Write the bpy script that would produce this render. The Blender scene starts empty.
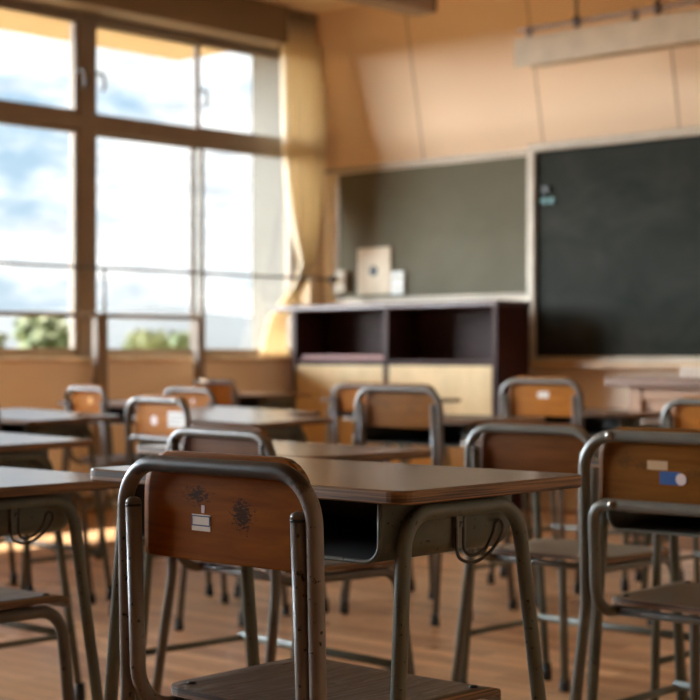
import bpy, bmesh, math, random
from mathutils import Vector, Matrix
random.seed(7)
C = bpy.context.scene.collection
PI = math.pi
rad = math.radians

# ------------------------------------------------------------------ materials
def nt(name):
    m = bpy.data.materials.new(name); m.use_nodes = True
    t = m.node_tree
    return m, t, t.nodes['Principled BSDF']

def N(t, kind, **kw):
    n = t.nodes.new(kind)
    for k, v in kw.items():
        if k in n.inputs: n.inputs[k].default_value = v
        else: setattr(n, k, v)
    return n

def ramp(t, fac, stops):
    r = t.nodes.new('ShaderNodeValToRGB')
    e = r.color_ramp.elements
    while len(e) < len(stops): e.new(0.5)
    for i, (p, c) in enumerate(stops):
        e[i].position = p
        e[i].color = (c, c, c, 1) if not hasattr(c, '__len__') else (*c, 1)
    t.links.new(fac, r.inputs['Fac'])
    return r

def mixc(t, fac, a, b):
    n = t.nodes.new('ShaderNodeMix'); n.data_type = 'RGBA'
    for val, idx in ((a, 6), (b, 7)):
        if hasattr(val, 'is_linked'): t.links.new(val, n.inputs[idx])
        else: n.inputs[idx].default_value = (*val, 1)
    if hasattr(fac, 'is_linked'): t.links.new(fac, n.inputs[0])
    else: n.inputs[0].default_value = fac
    return n.outputs[2]

def coords(t, scale=(1, 1, 1), rot=(0, 0, 0), loc=(0, 0, 0), kind='Object'):
    tc = t.nodes.new('ShaderNodeTexCoord')
    mp = t.nodes.new('ShaderNodeMapping')
    mp.inputs['Scale'].default_value = scale
    mp.inputs['Rotation'].default_value = rot
    mp.inputs['Location'].default_value = loc
    t.links.new(tc.outputs[kind], mp.inputs[0])
    return mp.outputs[0]

def noise(t, vec, scale, detail=4, rough=.5, dist=0):
    n = N(t, 'ShaderNodeTexNoise', Scale=scale, Detail=detail, Roughness=rough, Distortion=dist)
    t.links.new(vec, n.inputs['Vector'])
    return n.outputs['Fac']

def plain(name, col, rough=.5, metal=0, spec=.5, var=.12, scale=9):
    m, t, p = nt(name)
    f = noise(t, coords(t), scale, 5)
    a = tuple(max(0, c*(1-var)) for c in col); b = tuple(c*(1+var) for c in col)
    r = ramp(t, f, [(.3, a), (.7, b)])
    t.links.new(r.outputs[0], p.inputs['Base Color'])
    p.inputs['Roughness'].default_value = rough
    p.inputs['Metallic'].default_value = metal
    p.inputs['Specular IOR Level'].default_value = spec
    return m

def painted_steel(name, col, chip=(.022, .018, .015), amount=.66, rough=.42, worn_top=None):
    """old paint with small dark chips; worn_top = height above which hands have rubbed the paint off"""
    m, t, p = nt(name)
    v = coords(t)
    base = ramp(t, noise(t, v, 14, 5), [(.3, tuple(c*.82 for c in col)), (.7, tuple(c*1.12 for c in col))]).outputs[0]
    chips = ramp(t, noise(t, v, 95, 3, .6), [(amount, 0), (amount+.03, 1)]).outputs[0]
    c = mixc(t, chips, base, chip)
    if worn_top:
        sep = t.nodes.new('ShaderNodeSeparateXYZ'); t.links.new(v, sep.inputs[0])
        nz = noise(t, v, 38, 6, .7)
        ad = N(t, 'ShaderNodeMath', operation='MULTIPLY_ADD'); ad.inputs[1].default_value = .055; 
        t.links.new(nz, ad.inputs[0]); t.links.new(sep.outputs['Z'], ad.inputs[2])
        w = ramp(t, ad.outputs[0], [(0, 0), (1, 1)])
        w.color_ramp.elements[0].position = worn_top
        w.color_ramp.elements[1].position = worn_top+.004
        c = mixc(t, w.outputs[0], c, (.03, .022, .018))
    t.links.new(c, p.inputs['Base Color'])
    p.inputs['Roughness'].default_value = rough
    p.inputs['Specular IOR Level'].default_value = .3
    bp = N(t, 'ShaderNodeBump', Strength=.25, Distance=.001)
    t.links.new(chips, bp.inputs['Height']); t.links.new(bp.outputs[0], p.inputs['Normal'])
    return m

def wood(name, dark, light, axis='X', rough=.35, stretch=14, fine=1.0, spots=(), coat=0, spec=.5, bump=.18, streak=0, spot_col=(.02, .014, .01)):
    m, t, p = nt(name)
    s = {'X': (1, stretch, stretch), 'Y': (stretch, 1, stretch), 'Z': (stretch, stretch, 1)}[axis]
    v = coords(t, s)
    g = noise(t, v, 5*fine, 7, .65, 1.2)
    c = ramp(t, g, [(.25, dark), (.5, tuple((a+b)/2 for a, b in zip(dark, light))), (.75, light)]).outputs[0]
    big = ramp(t, noise(t, coords(t), 3.2, 3), [(.3, .74), (.75, 1.12)]).outputs[0]
    mul = t.nodes.new('ShaderNodeMix'); mul.data_type = 'RGBA'; mul.blend_type = 'MULTIPLY'; mul.inputs[0].default_value = 1
    t.links.new(c, mul.inputs[6]); t.links.new(big, mul.inputs[7]); c = mul.outputs[2]
    for (cx, cz, rx, rz, thr) in spots:              # scuffs and ink stains on a backrest (x, z in chair space)
        v2 = coords(t, (1/rx, 0, 1/rz), (0, 0, 0), (-cx/rx, 0, -cz/rz))
        ln = N(t, 'ShaderNodeVectorMath', operation='LENGTH'); t.links.new(v2, ln.inputs[0])
        nn = noise(t, coords(t, (1, 1, 2.2)), 130, 6, .75)
        ad = N(t, 'ShaderNodeMath', operation='MULTIPLY_ADD'); ad.inputs[1].default_value = -.16
        t.links.new(ln.outputs['Value'], ad.inputs[0]); t.links.new(nn, ad.inputs[2])
        r = ramp(t, ad.outputs[0], [(thr, 0), (thr+.05, .85)])
        c = mixc(t, r.outputs[0], c, spot_col)
    t.links.new(c, p.inputs['Base Color'])
    p.inputs['Roughness'].default_value = rough
    p.inputs['Coat Weight'].default_value = coat
    p.inputs['Specular IOR Level'].default_value = spec
    p.inputs['Coat Roughness'].default_value = .25
    if streak:
        t.links.new(ramp(t, g, [(.35, rough), (.65, rough+streak)]).outputs[0], p.inputs['Roughness'])
    bp = N(t, 'ShaderNodeBump', Strength=bump, Distance=.002)
    t.links.new(g, bp.inputs['Height']); t.links.new(bp.outputs[0], p.inputs['Normal'])
    return m

def ply_edge(name):
    m, t, p = nt(name)
    v = coords(t, (3, 3, 330))
    g = noise(t, v, 1.0, 3, .6, .6)
    c = ramp(t, g, [(.38, (.035, .016, .007)), (.5, (.15, .07, .025)), (.62, (.28, .14, .05))]).outputs[0]
    t.links.new(c, p.inputs['Base Color']); p.inputs['Roughness'].default_value = .6
    return m

def glass_mat():
    m = bpy.data.materials.new('window_glass'); m.use_nodes = True
    t = m.node_tree; t.nodes.clear()
    out = t.nodes.new('ShaderNodeOutputMaterial')
    tr = N(t, 'ShaderNodeBsdfTransparent'); tr.inputs[0].default_value = (.97, .985, .98, 1)
    gl = N(t, 'ShaderNodeBsdfGlossy', Roughness=.02)
    fr = N(t, 'ShaderNodeFresnel', IOR=1.25)
    mx = t.nodes.new('ShaderNodeMixShader')
    t.links.new(fr.outputs[0], mx.inputs[0]); t.links.new(tr.outputs[0], mx.inputs[1]); t.links.new(gl.outputs[0], mx.inputs[2])
    t.links.new(mx.outputs[0], out.inputs[0])
    return m

def curtain_mat():
    m, t, p = nt('curtain_cloth')
    f = noise(t, coords(t, (40, 40, 2)), 3, 4)
    c = ramp(t, f, [(.3, (.86, .77, .60)), (.7, (.93, .86, .72))]).outputs[0]
    t.links.new(c, p.inputs['Base Color']); p.inputs['Roughness'].default_value = .9
    out = t.nodes['Material Output']
    tl = N(t, 'ShaderNodeBsdfTranslucent'); t.links.new(c, tl.inputs[0])
    mx = t.nodes.new('ShaderNodeMixShader'); mx.inputs[0].default_value = .5
    t.links.new(p.outputs[0], mx.inputs[1]); t.links.new(tl.outputs[0], mx.inputs[2]); t.links.new(mx.outputs[0], out.inputs[0])
    return m

def floor_mat():
    m, t, p = nt('parquet')
    v = coords(t)
    br = N(t, 'ShaderNodeTexBrick', Scale=1.0)
    br.offset = .5; br.inputs['Brick Width'].default_value = .45; br.inputs['Row Height'].default_value = .075
    br.inputs['Mortar Size'].default_value = .0018; br.inputs['Mortar Smooth'].default_value = .2
    br.inputs['Color1'].default_value = (.72, .43, .22, 1); br.inputs['Color2'].default_value = (.38, .185, .08, 1)
    br.inputs['Mortar'].default_value = (.06, .03, .015, 1)
    t.links.new(v, br.inputs['Vector'])
    g = ramp(t, noise(t, coords(t, (3, 45, 1)), 4, 6, .6, .8), [(.3, .72), (.7, 1.15)]).outputs[0]
    mul = t.nodes.new('ShaderNodeMix'); mul.data_type = 'RGBA'; mul.blend_type = 'MULTIPLY'; mul.inputs[0].default_value = 1
    t.links.new(br.outputs['Color'], mul.inputs[6]); t.links.new(g, mul.inputs[7])
    t.links.new(mul.outputs[2], p.inputs['Base Color'])
    rr = ramp(t, noise(t, v, 2.5, 5), [(.3, .26), (.7, .42)]).outputs[0]
    t.links.new(rr, p.inputs['Roughness'])
    bp = N(t, 'ShaderNodeBump', Strength=.3, Distance=.002)
    t.links.new(br.outputs['Fac'], bp.inputs['Height']); bp.invert = True
    t.links.new(bp.outputs[0], p.inputs['Normal'])
    return m

def chalk_mat(name, col, smear, amt):
    m, t, p = nt(name)
    f = noise(t, coords(t, (1, 1, 1.6)), 1.7, 6, .6, .8)
    c = ramp(t, f, [(.35, col), (.75, tuple(a+(b-a)*amt for a, b in zip(col, smear)))]).outputs[0]
    t.links.new(c, p.inputs['Base Color']); p.inputs['Roughness'].default_value = .7
    p.inputs['Specular IOR Level'].default_value = .08
    return m

def leaf_mat(name, a, b):
    m, t, p = nt(name)
    c = ramp(t, noise(t, coords(t), .9, 4), [(.3, a), (.7, b)]).outputs[0]
    t.links.new(c, p.inputs['Base Color']); p.inputs['Roughness'].default_value = .7
    return m

M = {}
M['desk_steel'] = painted_steel('grey_green_steel', (.118, .122, .098), amount=.645)
M['chair_steel'] = painted_steel('taupe_steel', (.125, .102, .084), amount=.66, rough=.36)
M['chair_steel_worn'] = painted_steel('worn_taupe_steel', (.165, .132, .110), amount=.635, rough=.40, worn_top=.732)
M['chair_steel_grey'] = painted_steel('grey_steel', (.135, .128, .108), amount=.68, rough=.3)
M['back_wood'] = wood('varnished_backrest', (.26, .075, .006), (.42, .15, .016), 'X', .42, 10, .8, spec=.05)
M['back_wood_scuffed'] = wood('scuffed_backrest', (.16, .040, .0015), (.30, .092, .004), 'X', .42, 10, .8, spec=.05,
    spots=((-.045, .684, .026, .013, .37), (.040, .664, .015, .015, .31)), coat=0)
M['back_wood_dark'] = wood('dark_backrest', (.085, .025, .004), (.16, .052, .009), 'X', .4, 10, .8, spec=.05)
M['back_wood_worn'] = wood('worn_backrest', (.13, .043, .005), (.23, .085, .012), 'X', .4, 10, .8, spec=.05,
    spots=((-.10, .677, .02, .014, .36), (-.06, .670, .02, .012, .38), (.05, .660, .03, .014, .38)), spot_col=(.10, .045, .010))
M['seat_wood'] = wood('seat_plywood', (.016, .010, .007), (.17, .105, .066), 'Y', .26, 20, 1.25, spec=.4, bump=.8, streak=.4)
M['seat_wood_light'] = wood('pale_seat_plywood', (.12, .085, .05), (.25, .18, .11), 'X', .38, 16, 1.2)
M['seat_edge'] = ply_edge('seat_ply_edge')
M['top_wood'] = wood('desktop_veneer', (.12, .065, .038), (.23, .135, .085), 'X', .20, 12, .9, spec=.9, bump=.02)
M['top_edge'] = ply_edge('desktop_ply_edge')
M['box_inside'] = plain('black_box_inside', (.012, .012, .013), .35)  # near-black inside faces of the storage box
M['rubber'] = plain('black_rubber', (.014, .013, .012), .7)
M['wire'] = plain('dark_wire', (.05, .042, .036), .35, .6)
M['screw'] = plain('screw_steel', (.35, .33, .30), .3, .9)
M['screw_dark'] = plain('dark_screw', (.03, .027, .025), .4, .6)
M['white_label'] = plain('white_label', (.62, .56, .48), .6)
M['blue_ink'] = plain('blue_ink', (.05, .09, .16), .5)
M['blue_tape'] = plain('blue_tape', (.004, .06, .22), .4)
M['beige_tape'] = plain('beige_tape', (.45, .27, .12), .6)
M['round_sticker'] = plain('round_white_sticker', (.62, .48, .44), .6)
M['yellow_sticker'] = plain('yellow_sticker', (.75, .40, .06), .6)
M['upper_wall'] = plain('peach_wall_panel', (.80, .59, .395), .75, var=.03, scale=1.2)
M['low_wall'] = plain('tan_wall', (.92, .80, .64), .7, var=.05, scale=2)
M['side_wall'] = plain('beige_plaster', (.60, .45, .30), .8, var=.04, scale=2)
M['back_wall'] = plain('dark_brown_back_wall', (.16, .095, .05), .7)
M['beam_wall'] = plain('brown_beam', (.185, .125, .068), .7, var=.05, scale=2)
M['sill_wood'] = plain('pale_sill', (.66, .50, .33), .5, var=.06)
M['ceiling'] = plain('cream_ceiling', (.80, .64, .42), .85, var=.03, scale=1.5)
M['exterior'] = plain('cream_concrete', (.34, .265, .16), .85, var=.06, scale=2)
M['pier'] = plain('darkened_pier', (.125, .12, .105), .9, var=.08, scale=2)  # concrete darkened to offset the strong sky light falling on it
M['seam'] = plain('panel_joint', (.42, .29, .185), .8)
M['floor'] = floor_mat()
M['board'] = chalk_mat('chalkboard_slate', (.012, .0145, .010), (.060, .058, .050), .6)
M['green_board'] = chalk_mat('grey_green_board', (.122, .110, .074), (.165, .147, .105), .6)
M['board_frame'] = plain('board_frame', (.46, .38, .28), .45)
M['tray'] = wood('pale_tray_wood', (.52, .33, .17), (.64, .44, .25), 'X', .45, 10)
M['alu'] = plain('bronze_sash', (.23, .18, .135), .6, .0, spec=.25, var=.06)
M['rail'] = plain('dark_rail', (.09, .065, .05), .4, .4)
M['rail_brown'] = plain('brown_rail', (.20, .13, .085), .45, .2)
M['glass'] = glass_mat()
M['curtain'] = curtain_mat()
M['cab_dark'] = wood('mahogany_stain', (.030, .011, .009), (.062, .024, .018), 'X', .45, 9, spec=.12)
M['cab_top'] = wood('mahogany_top', (.075, .035, .03), (.13, .065, .055), 'X', .3, 9, spec=.4)
M['cab_door'] = wood('pale_plywood', (.66, .46, .20), (.78, .57, .28), 'Z', .5, 7)
M['folder'] = plain('rose_folder', (.26, .09, .07), .5)
M['plate'] = plain('beige_plate', (.60, .46, .29), .5)
M['white_plastic'] = plain('white_plastic', (.72, .70, .64), .4)
M['cream_plastic'] = plain('cream_plastic', (.34, .265, .16), .5)
M['black'] = plain('black_plastic', (.012, .012, .012), .5)
M['teal'] = plain('teal_magnet', (.01, .13, .12), .4)
M['lamp'] = plain('lamp_enamel', (.52, .42, .29), .5)
M['lamp_dark'] = plain('lamp_underside', (.28, .20, .14), .5)
M['pipe'] = plain('bronze_pipe', (.13, .075, .045), .45, .3)
M['teacher_wood'] = wood('teacher_desk_wood', (.33, .15, .065), (.45, .23, .11), 'X', .4, 9)
M['teacher_top'] = wood('teacher_desk_top', (.17, .085, .05), (.25, .13, .08), 'X', .32, 9)
M['pale_box'] = plain('pale_grey_box', (.55, .45, .36), .6)
M['trunk'] = plain('bark', (.10, .07, .045), .9)
M['leaf_a'] = leaf_mat('leaf_green', (.05, .075, .018), (.14, .17, .045))
M['leaf_b'] = leaf_mat('leaf_yellow_green', (.065, .085, .020), (.20, .21, .055))
M['ground'] = plain('far_fields', (.03, .042, .03), .95, var=.3, scale=.004)
M['bounce_ground'] = plain('sandy_bounce_ground', (.48, .35, .20), .95, scale=.3)
M['hill'] = plain('haze_blue_hill', (.016, .030, .050), .95, var=.15, scale=.002)  # aerial haze put into the blue base colour
M['house_wall'] = plain('far_house_wall', (.62, .58, .52), .9)
M['house_roof'] = plain('far_house_roof', (.22, .20, .22), .9)

# ------------------------------------------------------------------ mesh builder
class MB:
    def __init__(s): s.v = []; s.f = []; s.mi = []; s.sm = []
    def add(s, vs, fs, mi=0, smooth=False):
        o = len(s.v); s.v += [tuple(p) for p in vs]
        for k, f in enumerate(fs):
            s.f.append([o+i for i in f]); s.mi.append(mi if not hasattr(mi, '__len__') else mi[k]); s.sm.append(smooth)
        return s
    def box(s, x0, x1, y0, y1, z0, z1, mi=0, bev=0):
        if bev <= 0:
            vs = [(x, y, z) for z in (z0, z1) for y in (y0, y1) for x in (x0, x1)]
            return s.add(vs, [(0, 2, 3, 1), (4, 5, 7, 6), (0, 1, 5, 4), (2, 6, 7, 3), (0, 4, 6, 2), (1, 3, 7, 5)], mi)
        bm = bmesh.new()
        bmesh.ops.create_cube(bm, size=1)
        for v in bm.verts: v.co = Vector(((x0+x1)/2+v.co.x*(x1-x0), (y0+y1)/2+v.co.y*(y1-y0), (z0+z1)/2+v.co.z*(z1-z0)))
        bmesh.ops.bevel(bm, geom=bm.edges[:], offset=bev, segments=2, profile=.5, affect='EDGES')
        bm.verts.index_update()
        s.add([v.co for v in bm.verts], [[v.index for v in f.verts] for f in bm.faces], mi); bm.free()
        return s
    def tube(s, path, r, n=14, mi=0, caps=True):
        P = [Vector(p) for p in path]
        rings = []; up = None
        for i, p in enumerate(P):
            d = (P[min(i+1, len(P)-1)]-P[max(i-1, 0)]).normalized()
            if up is None:
                up = Vector((0, 0, 1)) if abs(d.z) < .9 else Vector((1, 0, 0))
            up = (up-d*up.dot(d)).normalized(); w = d.cross(up)
            rings.append([p+up*r*math.cos(2*PI*k/n)+w*r*math.sin(2*PI*k/n) for k in range(n)])
        vs = [q for rg in rings for q in rg]; fs = []
        for i in range(len(P)-1):
            for k in range(n):
                a = i*n+k; b = i*n+(k+1) % n
                fs.append((a, b, b+n, a+n))
        s.add(vs, fs, mi, True)
        if caps: s.add(rings[0], [list(range(n))[::-1]], mi); s.add(rings[-1], [list(range(n))], mi)
        return s
    def lathe(s, prof, c=(0, 0, 0), n=20, mi=0, axis='Z', smooth=True):
        vs = []; fs = []
        for (r, z) in prof:
            for k in range(n):
                a = 2*PI*k/n; p = (r*math.cos(a), r*math.sin(a), z)
                if axis == 'Y': p = (p[0], p[2], p[1])
                if axis == 'X': p = (p[2], p[0], p[1])
                vs.append((p[0]+c[0], p[1]+c[1], p[2]+c[2]))
        m = len(prof)
        for i in range(m-1):
            for k in range(n):
                a = i*n+k; b = i*n+(k+1) % n
                fs.append((a, b, b+n, a+n))
        s.add(vs, fs, mi, smooth)
        s.add(vs[:n], [list(range(n))[::-1]], mi); s.add(vs[-n:], [list(range(n))], mi)
        return s
    def mesh(s, name, mats):
        me = bpy.data.meshes.new(name); me.from_pydata(s.v, [], s.f)
        for m in (mats if isinstance(mats, (list, tuple)) else [mats]): me.materials.append(m)
        me.polygons.foreach_set('material_index', s.mi); me.polygons.foreach_set('use_smooth', s.sm)
        bm = bmesh.new(); bm.from_mesh(me); bmesh.ops.remove_doubles(bm, verts=bm.verts[:], dist=1e-5)
        bmesh.ops.recalc_face_normals(bm, faces=bm.faces[:]); bm.to_mesh(me); bm.free()
        me.update()
        return me
    def build(s, name, mats, parent=None, loc=(0, 0, 0), rz=0):
        return put(name, s.mesh(name, mats), parent, loc, rz)

def put(name, me, parent=None, loc=(0, 0, 0), rz=0):
    o = bpy.data.objects.new(name, me); C.objects.link(o)
    o.parent = parent; o.location = loc; o.rotation_euler = (0, 0, rz)
    return o

def thing(name, label, cat, loc=(0, 0, 0), rz=0, group=None):
    o = bpy.data.objects.new(name, None); C.objects.link(o)
    o.empty_display_size = .05
    o.location = loc; o.rotation_euler = (0, 0, rz)
    return tag(o, label, cat, group)

def tag(o, label, cat, group=None):
    o['label'] = label; o['category'] = cat
    if group: o['group'] = group
    return o

def struct(o): o['kind'] = 'structure'; return o

def fillet(pts, rs, n=8):
    """polyline with its inner corners rounded"""
    P = [Vector(p) for p in pts]; out = [P[0]]
    if not hasattr(rs, '__len__'): rs = [rs]*(len(P)-2)
    for i in range(1, len(P)-1):
        a = (P[i-1]-P[i]).normalized(); b = (P[i+1]-P[i]).normalized()
        ang = a.angle(b); r = rs[i-1]
        if r <= 0 or ang > PI-.02: out.append(P[i]); continue
        d = r/math.tan(ang/2); c = P[i]+(a+b).normalized()*(r/math.sin(ang/2))
        s0 = P[i]+a*d; s1 = P[i]+b*d
        u = s0-c; w = s1-c; th = u.angle(w)
        for k in range(n+1):
            q = k/n
            out.append(c+(u*math.sin((1-q)*th)+w*math.sin(q*th))/math.sin(th))
    out.append(P[-1])
    return out

def rounded_rect(x0, x1, y0, y1, r, n=6):
    pts = []
    for cx, cy, a0 in ((x1-r, y1-r, 0), (x0+r, y1-r, 90), (x0+r, y0+r, 180), (x1-r, y0+r, 270)):
        for k in range(n+1):
            a = rad(a0+90*k/n); pts.append((cx+r*math.cos(a), cy+r*math.sin(a)))
    return pts

def slab(outline, z0, z1, bev=.002, top=0, side=1):
    """flat board from an outline, tiny eased edges, top in one material and edge in another"""
    n = len(outline); cx = sum(p[0] for p in outline)/n; cy = sum(p[1] for p in outline)/n
    mb = MB(); loops = []
    def ins(d): 
        res = []
        for i in range(n):
            a = Vector(outline[i-1]); b = Vector(outline[i]); c = Vector(outline[(i+1) % n])
            t = (c-a).normalized(); nn = Vector((t.y, -t.x))
            res.append((b.x-nn.x*d, b.y-nn.y*d))
        return res
    li = [(x, y, z0) for x, y in ins(bev)], [(x, y, z0+bev) for x, y in outline], [(x, y, z1-bev) for x, y in outline], [(x, y, z1) for x, y in ins(bev)]
    vs = [p for l in li for p in l]; fs = []; mi = []
    for i in range(3):
        for k in range(n):
            fs.append((i*n+k, i*n+(k+1) % n, (i+1)*n+(k+1) % n, (i+1)*n+k)); mi.append(side if i < 2 else top)
    fs.append(list(range(n))[::-1]); mi.append(side); fs.append([3*n+k for k in range(n)]); mi.append(top)
    mb.add(vs, fs, mi)
    return mb

CACHE = {}
def cached(key, fn):
    if key not in CACHE: CACHE[key] = fn()
    return CACHE[key]

# ------------------------------------------------------------------ school chair
TR = .0108
def back_frame_mesh(mat):
    mb = MB()
    mb.tube(fillet([(-.198, -.055, .012), (-.1815, -.004, .40), (-.180, -.012, .7225), (.180, -.012, .7225), (.1815, -.004, .40), (.198, -.055, .012)], [.25, .064, .064, .25], 10), TR, 16)
    return mb.mesh('back_frame', mat)

def front_leg_mesh(sx, mat):
    mb = MB()
    mb.tube(fillet([(sx*.1575, -.015, .668), (sx*.1590, -.004, .392), (sx*.163, .352, .390), (sx*.178, .385, .012)], [.062, .05], 9), TR, 16)
    return mb.mesh('front_leg', mat)

def seat_frame_mesh(mat):       # the second kind of chair: the lower tube runs across under the backrest
    mb = MB()
    mb.tube(fillet([(-.178, .385, .012), (-.163, .352, .390), (-.1590, -.004, .392), (-.1575, -.014, .597), (.1575, -.014, .597), (.1590, -.004, .392), (.163, .352, .390), (.178, .385, .012)], [.05, .062, .03, .03, .062, .05], 9), TR, 16)
    return mb.mesh('seat_frame', mat)

def backrest_mesh(mat, z0=.600, z1=.739, w=.157):
    """curved plywood panel with rounded corners"""
    mb = MB(); nx, nz = 28, 12; th = .0045
    def outline_x(z):
        d = min(z-z0, z1-z); rc = .055 if z > (z0+z1)/2 else .008
        return w-(0 if d >= rc else rc-math.sqrt(max(0, rc*rc-(rc-d)**2)))
    zs = [z0+(z1-z0)*(.5-.5*math.cos(PI*j/nz)) for j in range(nz+1)]
    vs = []
    for side in (-1, 1):
        for z in zs:
            hw = outline_x(z)
            for i in range(nx+1):
                x = hw*(-1+2*i/nx); y = .0045+.004*(x/.158)**2+side*th
                vs.append((x, y, z))
    W = nx+1; H = (nz+1)*W; fs = []
    for j in range(nz):
        for i in range(nx):
            a = j*W+i
            fs.append((a, a+1, a+1+W, a+W)); fs.append((H+a, H+a+W, H+a+1+W, H+a+1))
    mb.add(vs, fs, 0, True)
    ed = []
    for i in range(nx): ed.append((i, H+i, H+i+1, i+1)); t = nz*W+i; ed.append((t, t+1, H+t+1, H+t))
    for j in range(nz): a = j*W; ed.append((a, a+W, H+a+W, H+a)); b = j*W+nx; ed.append((b, H+b, H+b+W, b+W))
    mb.add(vs, ed, 1, False)
    return mb.mesh('backrest', [mat, M['seat_edge']])

def seat_mesh(mat):
    mb = MB(); nx, ny = 18, 18; y0, y1 = .045, .376; th = .0115; rc = .035
    def hw(y):
        d = min(y-y0, y1-y); base = .172+.012*(y-y0)/(y1-y0)
        return base-(0 if d >= rc else rc-math.sqrt(max(0, rc*rc-(rc-d)**2)))
    ys = [y0+(y1-y0)*(.5-.5*math.cos(PI*j/ny)) for j in range(ny+1)]
    vs = []
    for top in (0, 1):
        for y in ys:
            for i in range(nx+1):
                x = hw(y)*(-1+2*i/nx)
                z = .4055-.005*math.cos(PI*x/.36)*math.sin(PI*(y-y0)/(y1-y0))-(.020*max(0, (y-.330)/.05)**2)
                vs.append((x, y, z+top*th))
    W = nx+1; H = (ny+1)*W; fs = []
    for j in range(ny):
        for i in range(nx):
            a = j*W+i
            fs.append((a, a+W, a+W+1, a+1)); fs.append((H+a, H+a+1, H+a+W+1, H+a+W))
    mb.add(vs, fs, 0, True)
    ed = []
    for i in range(nx): ed.append((i, i+1, H+i+1, H+i)); t = ny*W+i; ed.append((t, H+t, H+t+1, t+1))
    for j in range(ny): a = j*W; ed.append((a, H+a, H+a+W, a+W)); b = a+nx; ed.append((b, b+W, H+b+W, H+b))
    mb.add(vs, ed, 1, False)
    return mb.mesh('seat', [mat, M['seat_edge']])

def foot_mesh(h=.036, r=.0145):
    return MB().lathe([(r, 0), (r*1.02, h*.3), (r*.86, h)], n=14).mesh('rubber_foot', M['rubber'])
def cap_mesh():
    return MB().lathe([(TR*1.05, -.0035), (TR*1.05, -.0005)], n=16).lathe([(TR*1.0, -.0005), (TR*.98, .003), (TR*.8, .0065), (TR*.4, .0085), (.0008, .009)], n=16, mi=1).mesh('end_cap', [M['screw_dark'], M['chair_steel']])
def screw_mesh():
    return MB().lathe([(.0062, -.001), (.0062, .001), (.0045, .0024), (.0006, .003)], n=12).mesh('screw', M['screw_dark'])
def rivet_mesh():
    return MB().lathe([(.0068, .001), (.0066, -.002), (.004, -.0042), (.0006, -.005)], n=14, axis='Y').mesh('screw', M['screw'])
def crossbar_mesh(mat):
    return MB().tube([(-.160, .0, .0), (.160, .0, .0)], .008, 10).mesh('crossbar', mat)

def chair(kind, x, y, rot, label, steel='chair_steel', back='back_wood', seat='seat_wood', sx=1, sz=1, name='school_chair', small=False):
    t = thing(name, label, 'chair', (x, y, 0), rad(rot), 'school chairs')
    t.scale = (sx, 1, sz)
    st = M[steel]
    bf = put('back_frame', cached(('bf', steel), lambda: back_frame_mesh(st)), t)
    for s in (-1, 1): put('rubber_foot', cached('foot', foot_mesh), bf, (s*.1985, -.0565, 0))
    if kind == 'A':
        for s in (-1, 1):
            fl = put('front_leg', cached(('fl', s, steel), lambda: front_leg_mesh(s, st)), t)
            put('end_cap', cached('cap', cap_mesh), fl, (s*.1575, -.015, .668))
            put('rubber_foot', cached('foot', foot_mesh), fl, (s*.1783, .3860, 0))
        put('backrest', cached(('br', back), lambda: backrest_mesh(M[back])), t)
    else:
        sf = put('seat_frame', cached(('sf', steel), lambda: seat_frame_mesh(st)), t)
        for s in (-1, 1): put('rubber_foot', cached('foot', foot_mesh), sf, (s*.1783, .3860, 0))
        put('backrest', cached(('brB', back), lambda: backrest_mesh(M[back], .598, .739)), t)
        for s in (-1, 1):
            put('screw', cached('rivet', rivet_mesh), t, (s*.118, -.0225, .7235)); put('screw', cached('rivet', rivet_mesh), t, (s*.112, -.0250, .598))
    put('seat', cached(('seat', seat), lambda: seat_mesh(M[seat])), t)
    for yy in (.06, .30): put('crossbar', cached(('cb', steel), lambda: crossbar_mesh(st)), t, (0, yy, .391))
    if not small:
        for s in (-1, 1):
            put('screw', cached('screw', screw_mesh), t, (s*.160, .322, .4170)); put('screw', cached('screw', screw_mesh), t, (s*.150, .082, .4170))
    return t

def on_back(t, name, mat, x, z, w, h, label, shape='rect'):
    """a label stuck on the rear face of a backrest, following its curve"""
    mb = MB(); n = 8
    def yy(q): return .0045+.004*(q/.158)**2-.0045
    if shape == 'round':
        rim = [(x+w/2*math.cos(2*PI*k/20), z+h/2*math.sin(2*PI*k/20)) for k in range(20)]
        mb.add([(a, yy(a)-.0009, b) for a, b in rim]+[(a, yy(a)+.0003, b) for a, b in rim],
               [list(range(20))]+[(k, (k+1) % 20, 20+(k+1) % 20, 20+k) for k in range(20)])
    else:
        for i in range(n):
            a = x-w/2+w*i/n; b = a+w/n
            vs = [(a, yy(a)-.0006, z-h/2), (b, yy(b)-.0006, z-h/2), (b, yy(b)-.0006, z+h/2), (a, yy(a)-.0006, z+h/2),
                  (a, yy(a)+.0003, z-h/2), (b, yy(b)+.0003, z-h/2), (b, yy(b)+.0003, z+h/2), (a, yy(a)+.0003, z+h/2)]
            fs = [(0, 1, 2, 3), (0, 4, 5, 1), (3, 2, 6, 7)]
            if i == 0: fs.append((0, 3, 7, 4))
            if i == n-1: fs.append((1, 5, 6, 2))
            mb.add(vs, fs)
    o = mb.build(name, M[mat], t); o['label'] = label
    return o

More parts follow.
